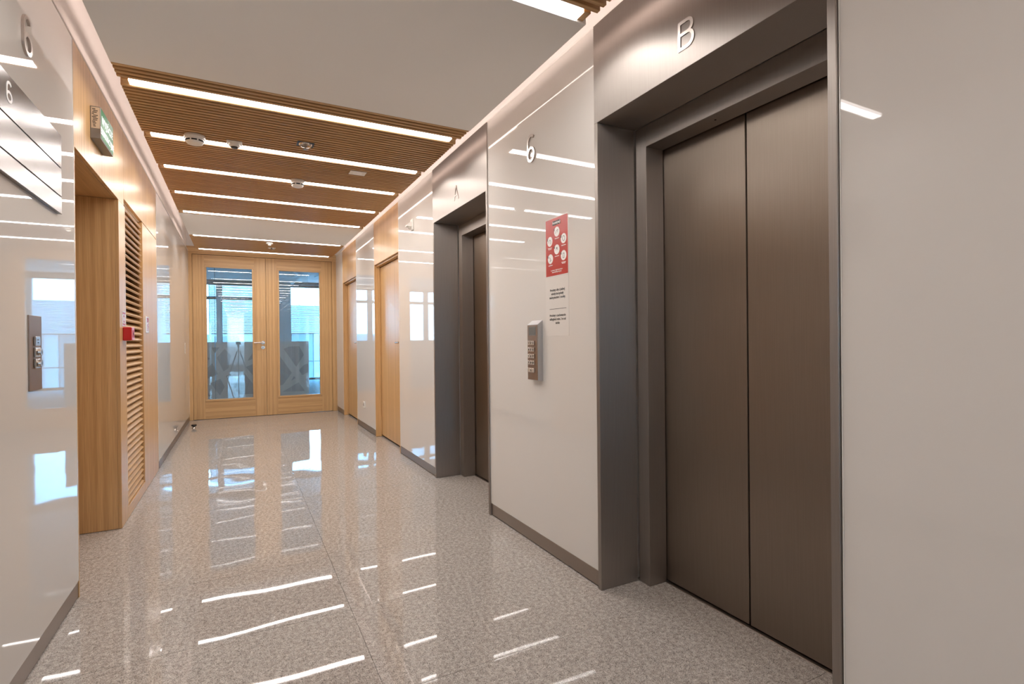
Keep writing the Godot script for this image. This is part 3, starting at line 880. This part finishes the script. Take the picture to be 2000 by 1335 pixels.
func sprinkler(at: Vector3, plate: Material, s: float, label: String) -> void:
	var t := thing("sprinkler_head", label, "sprinkler", at)
	bx(t, "cover_plate", at + Vector3(-s, -0.004, -s * 0.8), at + Vector3(s, 0.0, s * 0.8), plate, 0.001)
	part(t, "escutcheon", lathe([Vector2(0.0, -0.006), Vector2(s * 0.45, -0.006), Vector2(s * 0.55, -0.014), Vector2(s * 0.75, -0.012), Vector2(s * 0.82, -0.004)], 28), M.steel_bright, at)
	rod(t, "nozzle", at + Vector3(0, -0.006, 0), at + Vector3(0, -0.03, 0), 0.006, 0.006, M.steel_bright, 12)
	part(t, "deflector", lathe([Vector2(0, -0.030), Vector2(s * 0.32, -0.031), Vector2(s * 0.32, -0.033), Vector2(0, -0.034)], 16), M.steel_bright, at)

func build_details() -> void:
	var RY := -PI / 2     # facing away from the elevator wall
	var LY := PI / 2
	# floor numbers
	tag(part(self, "floor_number", glyph_six(0.150, 0.080, 0.0145, 0.008), M.steel_letter, Vector3(XR, 2.128, -2.420), Vector3(0, RY, 0)), "steel number 6 above the red poster", "number", "steel floor numbers")
	tag(part(self, "floor_number", glyph_six(0.134, 0.080, 0.0135, 0.008), M.steel_letter, Vector3(XL, 2.144, -2.315), Vector3(0, LY, 0)), "steel number 6 above the dark floor plaque", "number", "steel floor numbers")
	# poster
	var xp := XR - 0.0012
	var po := thing("poster", "red hygiene poster with six white round pictograms", "poster", Vector3(XR, 1.417, -2.183))
	bx(po, "sheet", Vector3(xp, 1.417, -2.288), Vector3(XR, 1.713, -2.078), M.paper, 0.0)
	bx(po, "red_field", Vector3(xp - 0.0003, 1.422, -2.283), Vector3(xp, 1.708, -2.083), M.poster_red, 0.0)
	bx(po, "title_box", Vector3(xp - 0.0006, 1.672, -2.218), Vector3(xp - 0.0003, 1.693, -2.146), M.ink, 0.0)
	words(po, "title", "Pamiętaj!", 0.0115, M.print_white, Vector3(xp - 0.0008, 1.6835, -2.182), RY, true)
	var spots := [[1.637, -2.179], [1.597, -2.244], [1.594, -2.119], [1.549, -2.180], [1.509, -2.240], [1.512, -2.120]]
	for i in 6:
		var y: float = spots[i][0]
		var z: float = spots[i][1]
		var disc := part(po, "pictogram", extrude(arc(Vector2.ZERO, 0.0245, 0.0245, 0, 348.75, 31), 0.0003), M.print_white, Vector3(xp - 0.0003, y, z), Vector3(0, RY, 0))
		var st := begin()
		match i:
			0: stroke_into(st, [Vector2(-0.012, -0.008), Vector2(-0.002, 0.006), Vector2(0.010, 0.010), Vector2(0.006, -0.004)], 0.003, 0.0002)
			1: stroke_into(st, arc(Vector2(0, -0.003), 0.009, 0.011, 200, -60, 12), 0.003, 0.0002)
			2: stroke_into(st, arc(Vector2(0.001, 0), 0.010, 0.012, 0, 345, 16), 0.003, 0.0002, true)
			3:
				stroke_into(st, arc(Vector2(0, -0.004), 0.008, 0.008, 180, 0, 10), 0.003, 0.0002)
				stroke_into(st, [Vector2(-0.006, 0.008), Vector2(0.006, 0.008)], 0.006, 0.0002)
			4: stroke_into(st, [Vector2(-0.008, 0.010), Vector2(0.002, -0.002), Vector2(-0.004, -0.012), Vector2(0.009, -0.006)], 0.003, 0.0002)
			5: stroke_into(st, [Vector2(-0.006, -0.012), Vector2(-0.006, 0.010), Vector2(0.006, 0.010), Vector2(0.006, -0.012)], 0.003, 0.0002, true)
		part(disc, "drawing", st.commit(), M.grey_plastic).position = Vector3(0, 0, 0.0003)
		words(po, "numeral", str(i + 1), 0.013, M.ink, Vector3(xp - 0.0009, y + 0.012, z - 0.022), RY, true)
		bx(po, "caption_line", Vector3(xp - 0.0005, y - 0.0345, z - 0.019), Vector3(xp - 0.0003, y - 0.0315, z + 0.019), M.print_white, 0.0)
		if i != 3: bx(po, "caption_line", Vector3(xp - 0.0005, y - 0.0400, z - 0.015), Vector3(xp - 0.0003, y - 0.0375, z + 0.015), M.print_white if i % 2 else M.poster_dark, 0.0)
	words(po, "footer", "Za zdrowe, higieniczne biuro\nodpowiadamy wszyscy!", 0.0056, M.print_white, Vector3(xp - 0.0006, 1.444, -2.183), RY, true)
	# notice below
	var no := thing("notice", "white sheet with two short black messages under the red poster", "notice", Vector3(XR, 1.121, -2.184))
	bx(no, "sheet", Vector3(XR - 0.0010, 1.121, -2.289), Vector3(XR, 1.4165, -2.080), M.paper, 0.0)
	var xn := XR - 0.0012
	words(no, "message", "Prosimy aby z jednej\nwindy korzystały\nmaksymalnie 2 osoby.", 0.0112, M.ink, Vector3(xn, 1.331, -2.180), RY, true, 0.0006, HORIZONTAL_ALIGNMENT_CENTER, 0.88)
	bx(no, "rule", Vector3(xn - 0.0002, 1.2545, -2.253), Vector3(xn, 1.2565, -2.101), M.ink, 0.0)
	words(no, "message", "Prosimy o zachowanie\nodległości min. 2 m od\nsiebie", 0.0112, M.ink, Vector3(xn, 1.204, -2.180), RY, true, 0.0006, HORIZONTAL_ALIGNMENT_CENTER, 0.88)
	# keypad
	var kp := thing("keypad", "steel keypad box with small display and metal keys", "keypad", Vector3(XR, 0.886, -2.38))
	var kx := 1.374
	var body := begin()
	var prof := [Vector2(0, 0), Vector2(0.030, 0.004), Vector2(0.030, 0.296), Vector2(0.0, 0.319)]
	extrude_into(body, prof, 0.108)
	var bm := body.commit()
	part(kp, "housing", bm, M.aluminium, Vector3(XR, 0.886, -2.434), Vector3(0, 0, 0)).basis = Basis(Vector3(-1, 0, 0), Vector3(0, 1, 0), Vector3(0, 0, -1)) * Basis(Vector3(1, 0, 0), Vector3(0, 1, 0), Vector3(0, 0, 1))
	kp.get_child(0).position = Vector3(XR, 0.886, -2.326) - kp.position
	bx(kp, "face_plate", Vector3(kx - 0.0015, 0.892, -2.431), Vector3(kx + 0.001, 1.180, -2.330), M.bronze_grey, 0.0006)
	bx(kp, "display_frame", Vector3(kx - 0.0022, 1.124, -2.418), Vector3(kx - 0.001, 1.172, -2.344), M.grey_plastic, 0.0005)
	bx(kp, "display", Vector3(kx - 0.0026, 1.128, -2.414), Vector3(kx - 0.002, 1.168, -2.348), plain(Color(0.42, 0.42, 0.41), 0.15), 0.0)
	var keys := [["1", "2", "3"], ["4", "5", "6"], ["7", "8", "9"], ["*", "0", "#"]]
	for r in 4:
		for c in 3:
			var y := 1.085 - r * 0.0345
			var z := -2.411 + c * 0.0225
			var key := bx(kp, "key", Vector3(kx - 0.007, y - 0.0115, z - 0.0095), Vector3(kx - 0.001, y + 0.0115, z + 0.0095), M.steel_bright, 0.0015)
			words(key, "mark", keys[r][c], 0.010, M.ink, Vector3(kx - 0.0073, y, z), RY, true, 0.0004)
	var wide := bx(kp, "key", Vector3(kx - 0.007, 0.930, -2.420), Vector3(kx - 0.001, 0.953, -2.356), M.steel_bright, 0.0015)
	words(wide, "mark", "6", 0.011, M.ink, Vector3(kx - 0.0073, 0.9415, -2.388), RY, true, 0.0004)
	# motion sensor on the glass beside elevator A
	var ms := thing("motion_sensor", "small white motion sensor on the glass panel beside the elevator lettered A", "sensor", Vector3(XR, 2.10, -4.57))
	bx(ms, "back_plate", Vector3(XR - 0.016, 2.10, -4.60), Vector3(XR, 2.20, -4.54), M.white_plastic, 0.004)
	part(ms, "hood", extrude([Vector2(0, 0.03), Vector2(0.050, 0.030), Vector2(0.046, 0.045), Vector2(0.0, 0.082)], 0.05), M.white_plastic, Vector3(XR - 0.014, 2.10, -4.545), Vector3(0, PI, 0))
	rod(ms, "lens", Vector3(XR - 0.016, 2.125, -4.57), Vector3(XR - 0.045, 2.13, -4.57), 0.02, 0.014, M.white_plastic, 20)
	# wall socket
	var so := thing("wall_socket", "white wall socket low on the glass panel between the wooden doors", "socket", Vector3(XR, 0.27, -6.68))
	bx(so, "plate", Vector3(XR - 0.012, 0.270, -6.725), Vector3(XR, 0.350, -6.645), M.white_plastic, 0.003)
	rod(so, "insert", Vector3(XR - 0.011, 0.310, -6.685), Vector3(XR - 0.013, 0.310, -6.685), 0.021, 0.021, M.grey_plastic, 24)
	# floor plaque on the near glass
	var pl := thing("floor_plaque", "dark brushed steel floor plaque in three bands with a white 6", "sign", Vector3(XL, 1.615, -2.15))
	for b in [[1.797, 1.925], [1.684, 1.793], [1.615, 1.680]]:
		bx(pl, "band", Vector3(XL, b[0], -2.645), Vector3(XL + 0.014, b[1], -1.80), M.steel_sign, 0.001)
	bx(pl, "carrier", Vector3(XL, 1.618, -2.640), Vector3(XL + 0.010, 1.922, -1.805), M.dark_plastic, 0.0)
	part(pl, "numeral", glyph_six(0.066, 0.046, 0.008, 0.001), M.print_white, Vector3(XL + 0.014, 1.872, -2.117), Vector3(0, LY, 0))
	# call panel
	var cp := thing("call_panel", "narrow steel call panel with two key switches", "call panel", Vector3(XL, 0.945, -2.362))
	bx(cp, "plate", Vector3(XL, 0.945, -2.425), Vector3(XL + 0.004, 1.202, -2.299), M.bronze_grey, 0.001)
	for i in 3:
		var y: float = [1.114, 1.076, 1.037][i]
		var sw := bx(cp, "switch", Vector3(XL + 0.004, y - 0.0165, -2.390), Vector3(XL + 0.010, y + 0.0165, -2.340), M.steel_bright, 0.0025)
		if i == 0:
			for d in [-0.005, 0.005]: bx(sw, "mark", Vector3(XL + 0.0098, y + d - 0.0015, -2.372), Vector3(XL + 0.0104, y + d + 0.0015, -2.360), M.ink, 0.0)
		else:
			rod(sw, "lock_barrel", Vector3(XL + 0.009, y, -2.372), Vector3(XL + 0.018, y, -2.372), 0.013, 0.012, M.steel_bright, 24)
			bx(sw, "key_slot", Vector3(XL + 0.0175, y - 0.005, -2.3735), Vector3(XL + 0.0183, y + 0.005, -2.3705), M.black, 0.0)
			bx(sw, "mark", Vector3(XL + 0.0098, y - 0.008, -2.355), Vector3(XL + 0.0104, y + 0.004, -2.350), M.ink, 0.0)
	# exit sign
	var ex := thing("exit_sign", "box-shaped green emergency exit sign on the oak header", "sign", Vector3(XL, 2.103, -3.32))
	var ef := XL + 0.042
	bx(ex, "housing", Vector3(XL, 2.103, -3.460), Vector3(ef, 2.259, -3.180), M.sign_grey, 0.0015)
	bx(ex, "lit_face", Vector3(ef, 2.109, -3.455), Vector3(ef + 0.001, 2.253, -3.185), M.sign_green, 0.0)
	words(ex, "lettering", "WYJŚCIE", 0.036, M.sign_white, Vector3(ef + 0.0012, 2.203, -3.32), LY, true, 0.0006, HORIZONTAL_ALIGNMENT_CENTER, 1.25)
	words(ex, "lettering", "EWAKUACYJNE", 0.033, M.sign_white, Vector3(ef + 0.0012, 2.145, -3.32), LY, true, 0.0006, HORIZONTAL_ALIGNMENT_CENTER, 0.93)
	bx(ex, "sticker", Vector3(XL + 0.004, 2.152, -3.1804), Vector3(ef - 0.004, 2.254, -3.1794), plain(Color(0.80, 0.72, 0.62), 0.5), 0.0)
	var rng := RandomNumberGenerator.new()
	rng.seed = 4
	for k in 12:
		var yy := 2.160 + k * 0.0075
		var x0 := XL + 0.007 + rng.randf() * 0.006
		bx(ex, "sticker_print", Vector3(x0, yy, -3.1796), Vector3(x0 + rng.randf_range(0.006, 0.02), yy + 0.0035, -3.1791), M.ink, 0.0)
	# fire call point and its signs
	var fp := thing("fire_call_point", "red fire alarm call point beside the louvre grille", "alarm", Vector3(XL, 1.123, -3.96))
	bx(fp, "housing", Vector3(XL, 1.123, -4.005), Vector3(XL + 0.044, 1.206, -3.920), M.red, 0.004)
	bx(fp, "face", Vector3(XL + 0.044, 1.126, -4.002), Vector3(XL + 0.047, 1.203, -3.923), plain(Color(0.86, 0.55, 0.60), 0.3), 0.001)
	bx(fp, "glass_window", Vector3(XL + 0.0465, 1.142, -3.985), Vector3(XL + 0.0480, 1.186, -3.940), M.red, 0.0)
	bx(fp, "button", Vector3(XL + 0.0478, 1.155, -3.972), Vector3(XL + 0.0490, 1.173, -3.953), M.ink, 0.0)
	var f1 := thing("fire_sign", "small white sign with red marks above the fire call point", "sign", Vector3(XL, 1.212, -3.96))
	bx(f1, "plate", Vector3(XL, 1.213, -4.008), Vector3(XL + 0.002, 1.302, -3.906), M.paper, 0.0)
	for y in [[1.218, 1.229], [1.285, 1.297]]:
		bx(f1, "red_mark", Vector3(XL + 0.002, y[0], -3.998), Vector3(XL + 0.0024, y[1], -3.960), M.poster_red, 0.0)
		bx(f1, "red_mark", Vector3(XL + 0.002, y[0], -3.952), Vector3(XL + 0.0024, y[1], -3.918), M.poster_red, 0.0)
	var flame := begin()
	stroke_into(flame, arc(Vector2.ZERO, 0.024, 0.020, 0, 345, 20), 0.008, 0.0004, true)
	part(f1, "flame_ring", flame.commit(), M.poster_red, Vector3(XL + 0.002, 1.257, -3.957), Vector3(0, LY, 0))
	var f2 := thing("fire_sign", "white and red sign on the oak panel past the louvre grille", "sign", Vector3(XL, 1.187, -4.85))
	bx(f2, "plate", Vector3(XL, 1.187, -4.930), Vector3(XL + 0.006, 1.312, -4.790), M.paper, 0.001)
	bx(f2, "red_mark", Vector3(XL + 0.006, 1.268, -4.915), Vector3(XL + 0.0064, 1.303, -4.845), M.poster_red, 0.0)
	var zig := begin()
	stroke_into(zig, [Vector2(-0.03, -0.045), Vector2(0.0, -0.01), Vector2(-0.02, 0.0), Vector2(0.02, 0.012), Vector2(0.03, -0.045)], 0.010, 0.0004)
	part(f2, "pictogram", zig.commit(), M.poster_red, Vector3(XL + 0.006, 1.245, -4.875), Vector3(0, LY, 0))
	# slim flush pull in the glass panel near the double door
	var fh := thing("flush_pull", "slim white pull handle on the glass panel next to the double door", "handle", Vector3(XL, 0.97, -8.10))
	bx(fh, "plate", Vector3(XL, 0.97, -8.13), Vector3(XL + 0.003, 1.112, -8.09), M.white_plastic, 0.001)
	bx(fh, "slot", Vector3(XL + 0.0038, 0.985, -8.118), Vector3(XL + 0.0035, 1.097, -8.102), M.grey_plastic, 0.0)
	# ceiling fittings
	smoke_detector(Vector3(-0.222, HS, -3.69), 0.056, "large round white smoke detector beside the motion sensor")
	smoke_detector(Vector3(0.420, HS, -4.36), 0.052, "smaller-looking round white smoke detector in the middle of the slats")
	var cs := thing("ceiling_sensor", "white motion sensor with dark lens next to the large smoke detector", "sensor", Vector3(-0.01, HS, -3.70))
	bx(cs, "base_plate", Vector3(-0.052, HS - 0.008, -3.735), Vector3(0.034, HS, -3.665), M.white_plastic, 0.003)
	part(cs, "dome", lathe([Vector2(0.034, -0.008), Vector2(0.033, -0.022), Vector2(0.026, -0.030), Vector2(0, -0.032)], 28), M.white_plastic, Vector3(-0.009, HS, -3.70))
	part(cs, "lens", lathe([Vector2(0.022, -0.0305), Vector2(0.018, -0.036), Vector2(0, -0.038)], 24), M.dark_plastic, Vector3(-0.009, HS, -3.70))
	sprinkler(Vector3(0.390, HS, -3.535), plain(Color(0.22, 0.30, 0.38), 0.4, 0.3), 0.05, "sprinkler head on a square slate-blue plate in the long slat panel")
	sprinkler(Vector3(0.405, HS, -7.60), M.white_plastic, 0.045, "small sprinkler head in the short slat panel")
	var sp := thing("ceiling_speaker", "flat square white plate with a round inset on the slats", "speaker", Vector3(0.80, HS, -3.97))
	bx(sp, "plate", Vector3(0.742, HS - 0.004, -4.015), Vector3(0.858, HS, -3.925), M.white_plastic, 0.001)
	part(sp, "inset", lathe([Vector2(0, -0.0052), Vector2(0.034, -0.0052), Vector2(0.036, -0.004)], 32), M.print_white, Vector3(0.80, HS, -3.97))
	var sd := thing("ceiling_sensor", "tiny white sensor in the short slat panel", "sensor", Vector3(0.36, HS, -7.20))
	part(sd, "base", lathe([Vector2(0, 0), Vector2(0.04, 0), Vector2(0.04, -0.016), Vector2(0.03, -0.022), Vector2(0, -0.022)], 24), M.white_plastic, Vector3(0.36, HS, -7.20))
	part(sd, "lens", lathe([Vector2(0.02, -0.022), Vector2(0.016, -0.036), Vector2(0, -0.042)], 20), M.white_plastic, Vector3(0.36, HS, -7.20))
	# door stop
	var ds := thing("door_stop", "black rubber door stop on the floor by the double door", "door stop", Vector3(-0.523, 0, -7.93))
	part(ds, "base", lathe([Vector2(0, 0.014), Vector2(0.016, 0.014), Vector2(0.022, 0.0)], 20), M.steel_bright, Vector3(-0.523, 0, -7.93))
	part(ds, "rubber_knob", lathe([Vector2(0, 0.050), Vector2(0.028, 0.048), Vector2(0.032, 0.038), Vector2(0.030, 0.028), Vector2(0.014, 0.022), Vector2(0.014, 0.014)], 24), M.dark_plastic, Vector3(-0.523, 0, -7.93))
